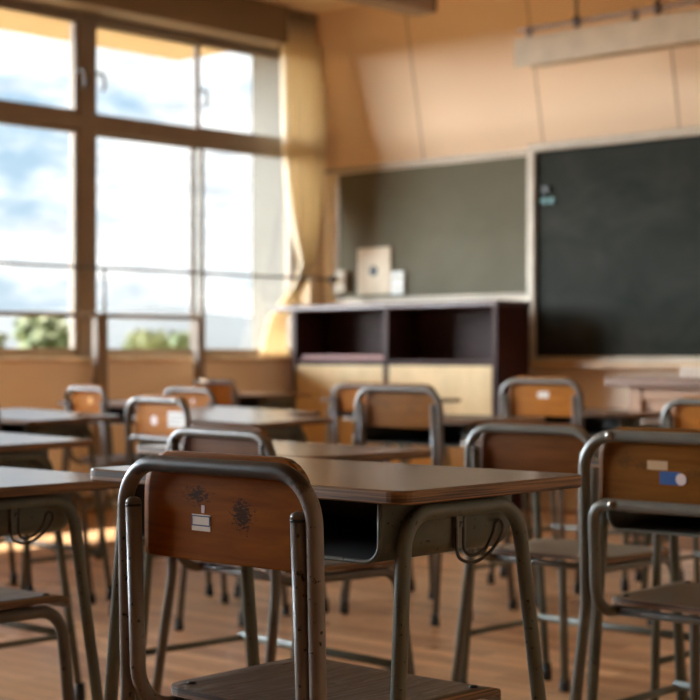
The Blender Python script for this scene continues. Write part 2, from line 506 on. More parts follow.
# ------------------------------------------------------------------ school desk  (W .65  D .43  H .70)
def box_mesh(depth=.078):
    mb = MB(); zt = .681; zb = zt-depth; hw = .262; r = .026
    def prof(ins, lift, off):
        h = hw-off-ins; b = zb+off+lift; pts = [(-h, zt)]
        for k in range(7):
            a = PI+PI/2*k/6; pts.append((-h+r+r*math.cos(a), b+r+r*math.sin(a)))
        for k in range(7):
            a = 3*PI/2+PI/2*k/6; pts.append((h-r+r*math.cos(a), b+r+r*math.sin(a)))
        pts.append((h, zt)); return pts
    n = 16
    out = [prof(0, 0, 0), prof(0, 0, 0), prof(.001, .004, 0), prof(.004, .018, 0)]; ys = [-.196, .075, .092, .100]
    vs = [(x, y, z) for p, y in zip(out, ys) for x, z in p]
    fs = [(i*n+k, i*n+k+1, (i+1)*n+k+1, (i+1)*n+k) for i in range(3) for k in range(n-1)]
    fs.append([3*n+k for k in range(n)])
    mb.add(vs, fs, 0, True)
    inn = [prof(0, 0, .0035), prof(0, 0, .0035)]
    vi = [(x, y, z) for p, y in zip(inn, (-.196, .088)) for x, z in p]
    mb.add(vi, [(k, n+k, n+k+1, k+1) for k in range(n-1)]+[[n+k for k in range(n)][::-1]], 1, True)
    mb.add([(x, -.196, z) for x, z in out[0]]+[(x, -.196, z) for x, z in inn[0]], [(k, n+k, n+k+1, k+1) for k in range(n-1)], 0)
    # rolled lip along the opening
    lip = [(x, -.197, z) for x, z in prof(0, 0, .0015)]
    mb.tube(lip, .0032, 8)
    return mb.mesh('storage_box', [M['desk_steel'], M['box_inside']])

FX, FY = {1: .318, -1: .296}, {1: .252, -1: .226}
def side_frame_mesh(s):
    return MB().tube(fillet([(s*FX[s], -FY[s], .02), (s*.283, -.172, .6675), (s*.283, .078, .6675), (s*FX[s], .158, .02)], [.055, .055], 10), .0108, 16).mesh('side_frame', M['desk_steel'])
def side_bar_mesh(s):
    return MB().tube([(s*(FX[s]-.009), -FY[s]+.02, .18), (s*(FX[s]-.009), .137, .18)], .0085, 12).mesh('side_bar', M['desk_steel'])
def desk_crossbar_mesh():
    return MB().tube([(-.294, .115, .185), (.316, .115, .185)], .0105, 12).mesh('crossbar', M['desk_steel'])
def hanger_mesh(s):
    mb = MB(); x = s*.2620; x2 = s*.2695; y0 = -.036
    zt, zb = .679, .612
    pr = [(-.026, zt), (-.012, zt-.016), (-.0085, zt-.028), (-.0085, zb), (.0085, zb), (.0085, zt-.028), (.012, zt-.016), (.026, zt)]
    pr = [(a+y0, b) for a, b in pr]; n = len(pr)
    mb.add([(x, a, b) for a, b in pr]+[(x2, a, b) for a, b in pr],
           [(0, 1, 6, 7), (1, 2, 5, 6), (2, 3, 4, 5), (8, 15, 14, 9), (9, 14, 13, 10), (10, 13, 12, 11)]+[(k, (k+1) % n, n+(k+1) % n, n+k) for k in range(n)])
    for e in (-1, 1):   # raised rims of the strip
        mb.tube([(s*.2695, y0+e*.025, zt), (s*.2695, y0+e*.0115, zt-.016), (s*.2695, y0+e*.0085, zt-.029), (s*.2695, y0+e*.0085, zb)], .0028, 8)
    return mb.mesh('hook_bracket', M['desk_steel'])
def smooth(pts, n=6):
    P = [Vector(p) for p in pts]; P = [2*P[0]-P[1]]+P+[2*P[-1]-P[-2]]; out = []
    for i in range(1, len(P)-2):
        for k in range(n):
            t = k/n; a, b, c, d = P[i-1:i+3]
            out.append(.5*((2*b)+(c-a)*t+(2*a-5*b+4*c-d)*t*t+(3*b-a-3*c+d)*t**3))
    return out+[P[-2]]
def hook_mesh(s):
    pts = [(.254, -.029, .640), (.255, -.029, .612), (.258, -.024, .598), (.266, -.006, .593), (.274, .016, .602), (.280, .034, .620), (.281, .043, .636), (.279, .040, .646), (.277, .032, .644),
           (.275, .027, .628), (.272, .012, .609), (.265, -.006, .602), (.258, -.012, .606), (.255, -.013, .616), (.254, -.013, .640)]
    return MB().tube(smooth([(s*(a+.0153), b-.016, c) for a, b, c in pts]), .0025, 8).mesh('hook', M['wire'])
def desk_top_mesh():
    return slab(rounded_rect(-.325, .325, -.215, .215, .028), .682, .70, .0022).mesh('tabletop', [M['top_wood'], M['top_edge']])
def desk_foot_mesh():
    return MB().lathe([(.016, 0), (.016, .02), (.0135, .05)], n=14).mesh('rubber_foot', M['rubber'])

def desk(x, y, rot, label, s=1.0, sz=None, sx=None, box=.078, shift=0, sky_tilt=0):
    t = thing('school_desk', label, 'desk', (x, y, 0), rad(rot), 'school desks')
    t.scale = (sx or s, s, sz or s)
    put('tabletop', cached('top', desk_top_mesh), t, (shift, 0, .004 if sky_tilt else 0)).rotation_euler = (rad(sky_tilt)*.66, rad(sky_tilt)*.75, 0)  # some tops tilted so they mirror more of the window sky
    put('storage_box', cached(('box', box), lambda: box_mesh(box)), t)
    for e in (-1, 1):
        sf = put('side_frame', cached(('sidef', e), lambda: side_frame_mesh(e)), t)
        for yy in (-FY[e], .158): put('rubber_foot', cached('dfoot', desk_foot_mesh), sf, (e*FX[e], yy, 0))
        put('side_bar', cached(('bar', e), lambda: side_bar_mesh(e)), t)
        hb = put('hook_bracket', cached(('hang', e), lambda: hanger_mesh(e)), t)
        put('hook', cached(('hook', e), lambda: hook_mesh(e)), hb)
    put('crossbar', cached('dcb', desk_crossbar_mesh), t)
    return t

# ------------------------------------------------------------------ room shell
XW, YF, ZC = -7.25, 7.67, 3.02           # window wall, front wall, ceiling
XR, YB = 2.3, -2.2
YL = 7.48                                # front wall leans in to here at the ceiling
SILL, HEAD = .84, 2.80
MAINS = [7.57, 5.835, 4.055, 2.275, .495, -1.285]

struct(MB().box(-7.5, XR+.15, YB-.15, 8.0, -.15, 0).build('floor', M['floor']))
struct(MB().box(-7.5, XR+.15, YB-.15, 8.0, ZC, ZC+.15).build('ceiling', M['ceiling']))
mb = MB()                                 # front wall: straight below, leaning panels above
mb.box(-7.5, XR+.15, YF, 8.0, 0, 2.05)
mb.add([(-7.5, YF, 2.05), (XR+.15, YF, 2.05), (XR+.15, YL, ZC), (-7.5, YL, ZC), (-7.5, 8, 2.05), (XR+.15, 8, 2.05), (XR+.15, 8, ZC), (-7.5, 8, ZC)],
       [(0, 1, 2, 3), (4, 7, 6, 5), (0, 3, 7, 4), (1, 5, 6, 2), (3, 2, 6, 7)], 1)
struct(mb.build('wall_front', [M['low_wall'], M['upper_wall']]))
mb = MB()
for k in range(11):                       # joints between the leaning panels
    x = -6.415+.893*k
    if x > XR: break
    a = .006
    mb.add([(x-a, YF-.0015, 2.05), (x+a, YF-.0015, 2.05), (x+a, YL-.0015, ZC), (x-a, YL-.0015, ZC), (x-a, YF+.01, 2.05), (x+a, YF+.01, 2.05), (x+a, YL+.01, ZC), (x-a, YL+.01, ZC)],
           [(0, 1, 2, 3), (0, 3, 7, 4), (1, 5, 6, 2)])
struct(mb.build('trim_1', M['seam']))
struct(MB().box(XW-.2, XR, YF-.018, YF+.01, 2.035, 2.062, bev=.003).build('trim_2', M['board_frame']))

mb = MB()                                 # window wall: parapet, head beam, ends
mb.box(XW-.25, XW, YB-.15, YF, 0, SILL)
mb.box(XW-.22, XW, 7.53, 8.0, SILL, ZC, 1)
mb.box(XW-.22, XW, YB-.15, -1.33, SILL, ZC, 1)
mb.box(XW-.22, XW, -1.33, 7.53, HEAD, ZC, 2)
struct(mb.build('wall_left', [M['low_wall'], M['side_wall'], M['beam_wall']]))
struct(MB().box(XW-.02, -7.10, -1.6, 7.19, 2.79, ZC, bev=.004).build('trim_3', M['beam_wall']))
struct(MB().box(XW-.10, XW+.035, -1.33, 7.53, SILL-.005, SILL+.018, bev=.004).build('trim_4', M['sill_wood']))
struct(MB().box(XW, XW+.012, YB, 7.3, 0, .09).build('baseboard_left', M['rail_brown']))

mb = MB()                                 # corridor side: parapet, piers and an unseen opening added for fill light
mb.box(XR, XR+.15, YB-.15, 8.0, 0, .9); mb.box(XR, XR+.15, YB-.15, 8.0, 2.7, ZC)
for a, b in ((YB-.15, 4.6), (7.3, 8.0)): mb.box(XR, XR+.15, a, b, .9, 2.7)
struct(mb.build('wall_right', M['side_wall']))
struct(MB().box(-7.5, XR+.15, YB-.15, YB, 0, ZC).build('wall_back', M['back_wall']))

# ------------------------------------------------------------------ windows
XG = -7.40
def window(i, y0, y1):
    w = bpy.data.objects.new('window_%d' % i, None); C.objects.link(w); w['kind'] = 'structure'
    w.location = (XG, (y0+y1)/2, SILL); c = (y0+y1)/2
    def L(mb, name, mat): 
        mb.v = [(x-XG, y-c, z-SILL) for x, y, z in mb.v]
        return mb.build(name, mat, w)
    m = MB()
    m.box(XG-.05, XG+.05, y1-.06, y1+.06, SILL+.018, HEAD, bev=.006)                 # main post
    L(m, 'mullion', M['alu'])
    m = MB()
    m.box(XG-.045, XG+.045, y0+.055, y1-.055, 2.145, 2.235, bev=.006)                # transom
    m.box(XG-.045, XG+.045, y0+.055, y1-.055, HEAD-.035, HEAD, bev=.004)
    m.box(XG-.045, XG+.045, y0+.055, y1-.055, SILL+.015, SILL+.05, bev=.004)
    L(m, 'window_frame', M['alu'])
    def sash(ya, yb, za, zb, xo, t, nm):
        m = MB()
        m.box(xo-.014, xo+.014, ya, ya+t, za, zb, bev=.003); m.box(xo-.014, xo+.014, yb-t, yb, za, zb, bev=.003)
        m.box(xo-.013, xo+.013, ya+t-.003, yb-t+.003, za, za+t, bev=.003); m.box(xo-.013, xo+.013, ya+t-.003, yb-t+.003, zb-t, zb, bev=.003)
        f = L(m, nm, M['alu'])
        g = MB().box(xo-.002, xo+.002, ya+t-.004, yb-t+.004, za+t-.004, zb-t+.004)
        g.v = [(x-XG, y-c, z-SILL) for x, y, z in g.v]
        g.build('pane', M['glass'], f)
        return f
    a, b = y0+.056, y1-.056
    sash(a, c+.062, SILL+.045, 2.15, XG-.018, .026, 'sliding_sash')                   # lower pair, overlapping at the middle
    sash(c-.062, b, SILL+.045, 2.15, XG+.018, .026, 'sliding_sash')
    f1 = sash(a, c+.026, 2.23, HEAD-.03, XG-.018, .024, 'vent_sash')
    f2 = sash(c-.026, b, 2.23, HEAD-.03, XG+.018, .024, 'vent_sash')
    for yy, f in ((a+.012, f1), (b-.012, f2), (c-.012, f2)):                                # hook catches on the vents
        m = MB().tube(fillet([(XG+.035, yy, 2.47), (XG+.085, yy+.005, 2.475), (XG+.10, yy+.01, 2.40), (XG+.075, yy+.01, 2.37)], .02, 5), .009, 8)
        m.v = [(x-XG, y-c, z-SILL) for x, y, z in m.v]
        m.build('catch', M['wire'], f)
    return w
for i in range(5): window(i+1, MAINS[i+1], MAINS[i])

# outside: eave, end fin, and an unseen block above added to shade the trees
struct(MB().box(-7.5, 10, -30, 25, ZC+.16, 9).build('wall_upper_blocker', M['exterior']))
struct(MB().box(-8.72, XW-.05, -4, 7.72, 2.95, 3.2).build('roof_eave', M['exterior']))
struct(MB().box(-7.85, XW-.21, 7.60, 7.95, -2, 2.95).build('exterior_pier', M['pier']))

# guard rail in front of the windows
g = thing('guard_rail', 'brown two-bar safety rail running along the inside of the windows', 'rail', (-7.14, 5.0, 0))
def gl(mb, name, mat): mb.v = [(x+7.14, y-5.0, z) for x, y, z in mb.v]; return mb.build(name, mat, g)
gl(MB().tube([(-7.118, -1.2, 1.352), (-7.118, 7.60, 1.352)], .0085, 10), 'top_bar', M['rail'])
gl(MB().tube([(-7.118, -1.2, 1.09), (-7.118, 6.485, 1.09)], .0135, 10), 'lower_bar', M['rail_brown'])
for y, wd in ((6.465, .052), (5.73, .075), (4.2, .06), (2.4, .06), (.6, .06), (-1.1, .06)):
    gl(MB().box(-7.143, -7.093, y-wd/2, y+wd/2, 0, 1.10, bev=.006), 'post', M['alu'])
    gl(MB().tube([(-7.118, y+.03, 1.09), (-7.118, y+.03, 1.352)], .009, 10), 'upright_rod', M['rail'])
gl(MB().lathe([(.012, -.04), (.028, -.03), (.028, -.01), (.012, 0)], (-7.118, 7.63, 1.352), axis='Y'), 'end_flange', M['rail'])

# curtain, gathered and tied, hanging by the corner
def curtain():
    rows = [(2.99, 7.205, 7.60, .034), (2.6, 7.205, 7.60, .034), (2.2, 7.215, 7.59, .034), (1.95, 7.235, 7.565, .032), (1.75, 7.27, 7.54, .03), (1.58, 7.32, 7.505, .026),
            (1.46, 7.36, 7.475, .02), (1.40, 7.355, 7.45, .018), (1.33, 7.31, 7.42, .02), (1.24, 7.27, 7.39, .018), (1.15, 7.23, 7.37, .018), (1.0, 7.17, 7.37, .018), (.87, 7.13, 7.38, .018)]
    m = MB(); n = 120; vs = []; fine = []
    for i in range(len(rows)-1):
        for k in range(5):
            q = k/5; fine.append(tuple(a+(b-a)*q for a, b in zip(rows[i], rows[i+1])))
    fine.append(rows[-1])
    for (z, a, b, amp) in fine:
        xo = -7.175 if z > 1.3 else -7.175-.13*min(1, (1.3-z)/.2)
        for k in range(n+1):
            q = k/n
            ph = 2*PI*9*q
            x = xo+amp*math.sin(ph+.4*math.sin(z*2.1))+.008*math.sin(2*PI*3.3*q+z)
            vs.append((max(x, -7.335), a+(b-a)*q+.006*math.cos(ph*2), z))
    W = n+1
    m.add(vs, [(i*W+k, i*W+k+1, (i+1)*W+k+1, (i+1)*W+k) for i in range(len(fine)-1) for k in range(n)], 0, True)
    t = thing('curtain', 'cream curtain gathered and tied at the front corner of the windows', 'curtain', (-7.17, 7.4, 0))
    m.v = [(x+7.17, y-7.4, z) for x, y, z in m.v]
    o = m.build('curtain_cloth', M['curtain'], t)
    md = o.modifiers.new('s', 'SOLIDIFY'); md.thickness = .0016
    m = MB()
    ring = [(-.0+.042*math.cos(a)-.005, .008+.062*math.sin(a), 1.40+.01*math.sin(a)) for a in [2*PI*k/24 for k in range(25)]]
    m.tube(ring, .010, 8, caps=False)
    m.build('tieback', M['curtain'], t)
    m = MB().box(-.03, .03, -.22, .24, 2.985, 3.018, bev=.004)
    m.build('curtain_track', M['beam_wall'], t)
curtain()

# ------------------------------------------------------------------ boards on the front wall
def board(name, label, cat, x0, x1, z0, z1, fw, mat, depth, sides='lrtb'):
    t = thing(name, label, cat, ((x0+x1)/2, YF, (z0+z1)/2)); cx, cz = (x0+x1)/2, (z0+z1)/2
    hx, hz = (x1-x0)/2, (z1-z0)/2
    MB().box(-hx, hx, -depth*.6, -.001, -hz, hz).build('board_panel', M[mat], t)
    m = MB()
    if 'l' in sides: m.box(-hx-fw, -hx, -depth, -.001, -hz-(fw if 'b' in sides else 0), hz+(fw if 't' in sides else 0), bev=.004)
    if 'r' in sides: m.box(hx, hx+fw, -depth, -.001, -hz-(fw if 'b' in sides else 0), hz+(fw if 't' in sides else 0), bev=.004)
    if 't' in sides: m.box(-hx, hx, -depth, -.001, hz, hz+fw, bev=.004)
    if 'b' in sides: m.box(-hx, hx, -depth, -.001, -hz-fw, -hz, bev=.004)
    m.build('board_frame', M['board_frame'], t)
    return t
board('pin_board', 'grey-green flat panel board above the dark cabinet', 'board', -7.11, -5.63, 1.232, 2.022, .022, 'green_board', .02, 'lrb')
cb = board('chalkboard', 'large dark green chalkboard with pale frame and wooden chalk tray', 'chalkboard', -5.557, -1.9, .865, 2.035, .045, 'board', .05)
m = MB().box(-5.68, -1.8, YF-.13, YF-.002, .80, .835, bev=.006)
m.v = [(x+3.7285, y-YF, z-1.45) for x, y, z in m.v]
tr = m.build('chalk_tray', M['tray'], cb); tr['label'] = 'pale wooden chalk tray'
tag(MB().lathe([(.02, -.012), (.022, -.004), (.022, 0)], (0, 0, 0), axis='Y').box(-.03, .03, -.014, 0, -.018, .018, bev=.004).build('magnet', M['black'], None, (-5.487, YF-.0305, 1.816)), 'black clip magnet high at the left end of the chalkboard', 'magnet')
for x, w in ((-5.497, 'left'), (-5.447, 'right')):
    tag(MB().lathe([(.019, -.009), (.021, -.003), (.021, 0)], axis='Y').build('round_magnet', M['teal'], None, (x, YF-.0305, 1.752)),
        'teal round magnet under the black clip magnet, %s one of two' % w, 'magnet', 'teal magnets on the chalkboard')

t = thing('wall_plate', 'beige square plate with a round black hole on the grey-green board', 'plate', (-6.805, YF-.014, 1.398))
m = MB().box(-.138, .138, -.012, 0, -.146, .146, bev=.004); m.build('plate', M['plate'], t)
MB().lathe([(.034, -.016), (.034, -.002)], axis='Y').build('socket_hole', M['black'], t)
t = thing('wall_outlet', 'white twin outlet beside the beige plate on the grey-green board', 'outlet', (-6.606, YF-.014, 1.318))
MB().box(-.052, .052, -.016, 0, -.071, .071, bev=.007).build('cover', M['white_plastic'], t)
for dz in (-.028, .030): MB().box(-.016, .016, -.0185, -.01, dz-.010, dz+.010, bev=.003).build('socket', M['cream_plastic'], t)
t = thing('switch_box', 'small cream box at the lower left corner of the grey-green board', 'switch', (-7.078, YF-.014, 1.34))
MB().box(-.050, .050, -.035, 0, -.072, .072, bev=.008).build('case', M['cream_plastic'], t)
MB().box(-.020, .020, -.042, -.03, -.03, .03, bev=.004).build('button', M['plate'], t)

# ------------------------------------------------------------------ dark cabinet
X0, X1, Y0, Y1 = -7.08, -5.50, 7.20, 7.50
t = thing('storage_cabinet', 'dark brown open-shelf cabinet with pale doors in the front corner', 'cabinet', ((X0+X1)/2, (Y0+Y1)/2, 0))
cx, cy = (X0+X1)/2, (Y0+Y1)/2
def cpart(mb, name, mat, par=None):
    mb.v = [(x-cx, y-cy, z) for x, y, z in mb.v]; return mb.build(name, mat, par or t)
cpart(MB().box(-7.235, X1+.012, Y0-.02, Y1, 1.145, 1.177, bev=.004), 'top', M['cab_top'])
for xa, xb, nm in ((X0, X0+.03, 'side_panel'), (X1-.035, X1, 'side_panel'), (-6.335, -6.30, 'divider')):
    cpart(MB().box(xa, xb, Y0, Y1, 0, 1.15, bev=.002), nm, M['cab_dark'])
cpart(MB().box(X0+.03, X1-.035, Y1-.012, Y1, .06, 1.15), 'back_panel', M['cab_dark'])
cpart(MB().box(X0+.03, X1-.035, Y0+.004, Y1-.012, .815, .845, bev=.002), 'shelf', M['cab_dark'])
cpart(MB().box(X0+.03, X1-.035, Y0+.03, Y1-.012, .0, .07), 'plinth', M['cab_dark'])
for xa, xb, kx in ((X0+.033, -6.338, -6.38), (-6.297, X1-.038, -6.255)):
    d = cpart(MB().box(xa, xb, Y0+.002, Y0+.022, .075, .812, bev=.003), 'door', M['cab_door'])
    cpart(MB().lathe([(.008, 0), (.008, -.012), (.016, -.018), (.013, -.026)], (kx, Y0+.002, .60), axis='Y'), 'knob', M['screw'], d)
tag(MB().box(-.33, .33, -.12, .12, 0, .028, bev=.004).build('flat_folder', M['folder'], None, (-6.68, 7.335, .8455)), 'rose-brown flat folder lying in the left opening of the dark cabinet', 'folder')

# ------------------------------------------------------------------ lamps
t = thing('chalkboard_lamp', 'long cream trough lamp hung on a pipe above the chalkboard', 'lamp', (-3.4, 6.95, 2.45))
def lp(mb, name, mat): mb.v = [(x+3.4, y-6.95, z-2.45) for x, y, z in mb.v]; return mb.build(name, mat, t)
pr = [(6.93, 2.53), (6.99, 2.53), (7.09, 2.40), (7.08, 2.395), (6.985, 2.505), (6.945, 2.505), (6.936, 2.382), (6.925, 2.382)]
n = len(pr); m = MB()
m.add([(-5.18, y, z) for y, z in pr]+[(-1.7, y, z) for y, z in pr], [(k, (k+1) % n, n+(k+1) % n, n+k) for k in range(n)]+[(0, 1, 2, 3, 4, 5), (0, 5, 6, 7), (n+5, n+4, n+3, n+2, n+1, n), (n+7, n+6, n+5, n)])
lp(m, 'reflector', M['lamp'])
lp(MB().tube([(-5.1, 7.0, 2.455), (-1.8, 7.0, 2.455)], .016, 12), 'lamp_tube', M['white_plastic'])
lp(MB().tube([(-5.17, 6.95, 2.575), (-1.7, 6.95, 2.575)], .011, 10), 'pipe', M['pipe'])
for x in (-5.1, -4.45, -3.6, -2.6, -1.9): lp(MB().box(x-.014, x+.014, 6.938, 6.962, 2.525, 2.59, bev=.003), 'bracket', M['pipe'])
for x in (-4.80, -4.32, -3.2, -2.1):
    lp(MB().tube([(x, 6.95, 2.575), (x, 6.95, ZC-.001)], .009, 10), 'hanger', M['pipe'])
    lp(MB().lathe([(.012, -.03), (.022, -.02), (.022, .02), (.012, .03)], (x, 6.95, 2.575)), 'clamp', M['rail'])
for k, (lx, ly, lab) in enumerate([(-5.83, 6.33, 'long ceiling lamp near the front corner, its dark end cap towards the chalkboard')]):
    t = thing('ceiling_lamp', lab, 'lamp', (lx, ly, ZC))
    m = MB()
    pr = [(-.055, 0), (.055, 0), (.055, -.06), (.085, -.245), (.075, -.265), (-.075, -.265), (-.085, -.245), (-.055, -.06)]; n = len(pr)
    m.add([(x, -.62, z) for x, z in pr]+[(x, .62, z) for x, z in pr], [(i, (i+1) % n, n+(i+1) % n, n+i) for i in range(n)]+[list(range(n)), list(range(n, 2*n))[::-1]])
    m.build('housing', M['lamp_dark'], t)
    MB().box(-.08, .08, .62, .66, -.26, -.17, bev=.01).build('end_cap', M['rail'], t)
    MB().box(-.08, .08, -.66, -.62, -.26, -.17, bev=.01).build('end_cap', M['rail'], t)

# ------------------------------------------------------------------ teacher's desk
t = thing('teacher_desk', "brown wooden teacher's desk in front of the chalkboard", 'desk', (-2.95, 5.93, 0))
MB().box(-.78, .78, -.33, .33, .745, .78, bev=.005).build('desktop', M['teacher_top'], t)
for x in (-.70, .64): MB().box(x, x+.06, -.28, -.22, 0, .745, bev=.003).build('leg', M['teacher_wood'], t)
for x in (-.70, .64): MB().box(x, x+.06, .22, .28, 0, .745, bev=.003).build('leg', M['teacher_wood'], t)
MB().box(-.64, .64, -.262, -.245, .12, .745).build('front_panel', M['teacher_wood'], t)
MB().box(-.64, .64, -.275, -.25, .69, .744, bev=.003).box(-.64, .64, -.275, -.25, .10, .16, bev=.003).box(-.03, .03, -.275, -.25, .16, .69, bev=.003).build('panel_frame', M['teacher_wood'], t)
for x in (-.69, .67): MB().box(x, x+.02, -.22, .22, .12, .745).build('side_panel', M['teacher_wood'], t)
tag(MB().box(-.055, .055, -.05, .05, 0, .045, bev=.005).build('box', M['pale_box'], None, (-3.37, 5.72, .7805), .1), "pale grey box on the teacher's desk", 'box')
t = thing('pointer_stick', "pale pointer stick with a dark tip lying on the teacher's desk", 'pointer', (-3.12, 5.72, .7955))
MB().tube([(-.10, 0, 0), (.55, .02, 0)], .009, 10).build('shaft', M['pale_box'], t)
MB().lathe([(.004, -.016), (.0145, -.008), (.0145, .010), (.007, .016)], (-.108, 0, 0), axis='X', n=14).build('tip', M['black'], t)

# ------------------------------------------------------------------ desks
desk(-1.630, 1.745, 0, 'brown-topped desk with hook and grey box, tucked against the nearest chair with the white label', .945, sz=1.0, sx=.97, shift=-.010)
desk(-2.515, 1.675, 0, 'desk cut by the left edge, nearest of the sky-lit tops left of the label chair', .936)
desk(-3.586, 2.434, 0, 'second sky-lit desk behind the nearest one on the left edge', .936, sky_tilt=1.0)
desk(-4.87, 3.58, 0, 'third sky-lit desk from the left edge, whole top in view below the yellow-dot chair', .936, sky_tilt=1.7)
desk(-2.69, 2.70, -4, 'desk right behind the nearest desk, dark-backed chair in front of it', .936)
desk(-4.114, 3.89, 0, 'wide sky-lit desk behind the two-bar chair with the grey label', .936, sky_tilt=1.4)
desk(-4.575, 4.31, 0, 'desk showing as a thin bright strip just beyond the wide sky-lit one', .936, sky_tilt=1.4)
desk(-5.83, 4.88, 0, 'desk mostly hidden behind the yellow-dot chair at the windows', .936)
desk(-6.72, 6.51, 0, 'farthest desk under the curtain, left of the pale cabinet doors', .936)
desk(-3.65, 4.47, 0, 'desk with a black open box behind the middle chair in front of the pale doors', .936)
desk(-5.43, 6.23, 0, 'dark desk at the foot of the right-hand pale cabinet door', .936)
desk(-2.306, 3.45, 0, 'desk whose glossy left end peeks out beside the dark-backed chair', .936)
desk(-3.63, 5.37, 0, "long-fronted desk before the teacher's desk, behind the white-label chair", .936)
desk(-2.72, 4.94, 0, "desk with a shiny round corner just below the teacher's desk", .936)
desk(-1.55, 2.90, 0, 'desk with a deep black box right behind the blue-tape chair', .95, box=.125)

# ------------------------------------------------------------------ chairs
c = chair('A', -1.534, 1.43, 0, 'nearest chair, orange-brown back with white blue-lined label and ink scuffs', 'chair_steel_worn', 'back_wood_scuffed', sx=.975, sz=1.006)
lb = on_back(c, 'name_label', 'white_label', -.038, .649, .036, .021, 'white label with two blue lines')
on_back(c, 'label_line', 'blue_ink', -.038, .6575, .035, .0016, 'blue line').location.y = -.0006
on_back(c, 'label_line', 'blue_ink', -.038, .6455, .035, .0016, 'blue line').location.y = -.0006
for q in (-.0555, -.0205): on_back(c, 'label_line', 'blue_ink', q, .6515, .0015, .0120, 'blue line').location.y = -.0006
on_back(c, 'sticker_scrap', 'round_sticker', -.034, .6665, .006, .010, 'torn white scrap')
c = chair('A', -2.55, 2.385, -6, 'dark-backed chair straight behind the nearest chair', 'chair_steel', 'back_wood_dark', sz=.975)
for ch in c.children:                       # this one has a slightly taller seat
    if ch.name.split('.')[0] in ('seat', 'front_leg', 'crossbar', 'screw'): ch.scale.z = 1.05; ch.location.z *= 1.05
c = chair('B', -4.10, 3.55, -8, 'two-bar chair with a white dot and a grey printed label', 'chair_steel', 'back_wood')
on_back(c, 'dot_sticker', 'round_sticker', -.035, .655, .04, .034, 'white round sticker', 'round')
lb = on_back(c, 'name_label', 'white_label', .095, .662, .095, .05, 'grey-lined paper label')
for k in range(3): on_back(c, 'label_line', 'blue_ink', .095, .648+.014*k, .08, .004, 'grey print line').location.y = -.0006
c = chair('A', -5.23, 4.70, -6, 'chair with one small white dot, overlapped by the two-bar chair', 'chair_steel', 'back_wood')
on_back(c, 'dot_sticker', 'round_sticker', .015, .675, .022, .022, 'small white dot', 'round')
c = chair('A', -5.71, 4.53, -10, 'chair with a yellow dot in front of the windows', 'chair_steel', 'back_wood')
on_back(c, 'dot_sticker', 'yellow_sticker', .02, .672, .03, .03, 'yellow dot', 'round')
chair('A', -4.73, 3.24, 0, 'chair half cut off by the left edge beside the third sky-lit desk')
chair('A', -5.33, 5.90, 0, 'plain orange chair half hidden at the left of the middle chair')
c = chair('A', -3.56, 4.13, 0, 'middle chair with a mottled worn back before the black desk box', 'chair_steel', 'back_wood_worn', sz=1.05)
chair('A', -2.28, 3.12, 0, 'plain dark-backed chair at the far right corner of the nearest desk', 'chair_steel_grey', 'back_wood_dark', 'seat_wood_light', sz=.965)
c = chair('A', -3.63, 5.03, 0, 'orange chair with a small white label in front of the dark cabinet side', 'chair_steel', 'back_wood', sz=1.07)
on_back(c, 'name_label', 'white_label', .005, .675, .05, .022, 'small white label')
c = chair('B', -1.55, 2.54, 0, 'right-hand two-bar chair with blue tape and a round white sticker', 'chair_steel_grey', 'back_wood_worn', 'seat_wood_light')
on_back(c, 'tape_strip', 'beige_tape', -.030, .672, .042, .016, 'beige tape')
on_back(c, 'tape_strip', 'blue_tape', -.004, .650, .042, .023, 'blue tape')
on_back(c, 'dot_sticker', 'round_sticker', .019, .649, .021, .021, 'round white sticker', 'round').location.y = -.0006
chair('A', -2.65, 4.60, 0, "chair at the right edge before the teacher's desk", 'chair_steel_grey')
chair('A', -2.515, 1.452, 0, 'chair at the left edge showing only a sky-lit seat and bent front leg', sz=1.07)
chair('A', -6.66, 6.17, 0, 'farthest chair, an orange sliver between the white-dot chair and the far desk')

# ------------------------------------------------------------------ outdoors
struct(MB().box(-80, -8.8, -60, 90, -9.02, -8.98).build('ground_bounce', M['bounce_ground']))  # unseen ground added to bounce warm sunlight onto eave and ceiling
struct(MB().box(-14000, -9.2, -9000, 16000, -9.3, -9.1).build('ground_outside', M['ground']))
def hill(name, dist, ang0, ang1, base, peaks, depth):
    m = MB(); n = 60; vs = []
    for i in range(n+1):
        q = i/n; a = rad(ang0+(ang1-ang0)*q)
        hgt = base+sum(p*math.exp(-((q-c)/w)**2) for c, p, w in peaks)+base*.06*math.sin(q*47)+base*.05*math.sin(q*23+1)
        for rr, hh in ((dist, -9), (dist+depth*.55, hgt), (dist+depth*1.2, -9)):
            vs.append((-math.sin(a)*rr, math.cos(a)*rr, hh))
    fs = []
    for i in range(n):
        for k in range(2): a = i*3+k; fs.append((a, a+1, a+4, a+3))
    m.add(vs, fs, 0, True)
    return struct(m.build(name, M['hill']))
hill('hill', 6000, 30, 75, 120, ((.2, 30, .08), (.45, 110, .13), (.7, 40, .1), (.9, 70, .1)), 2500)

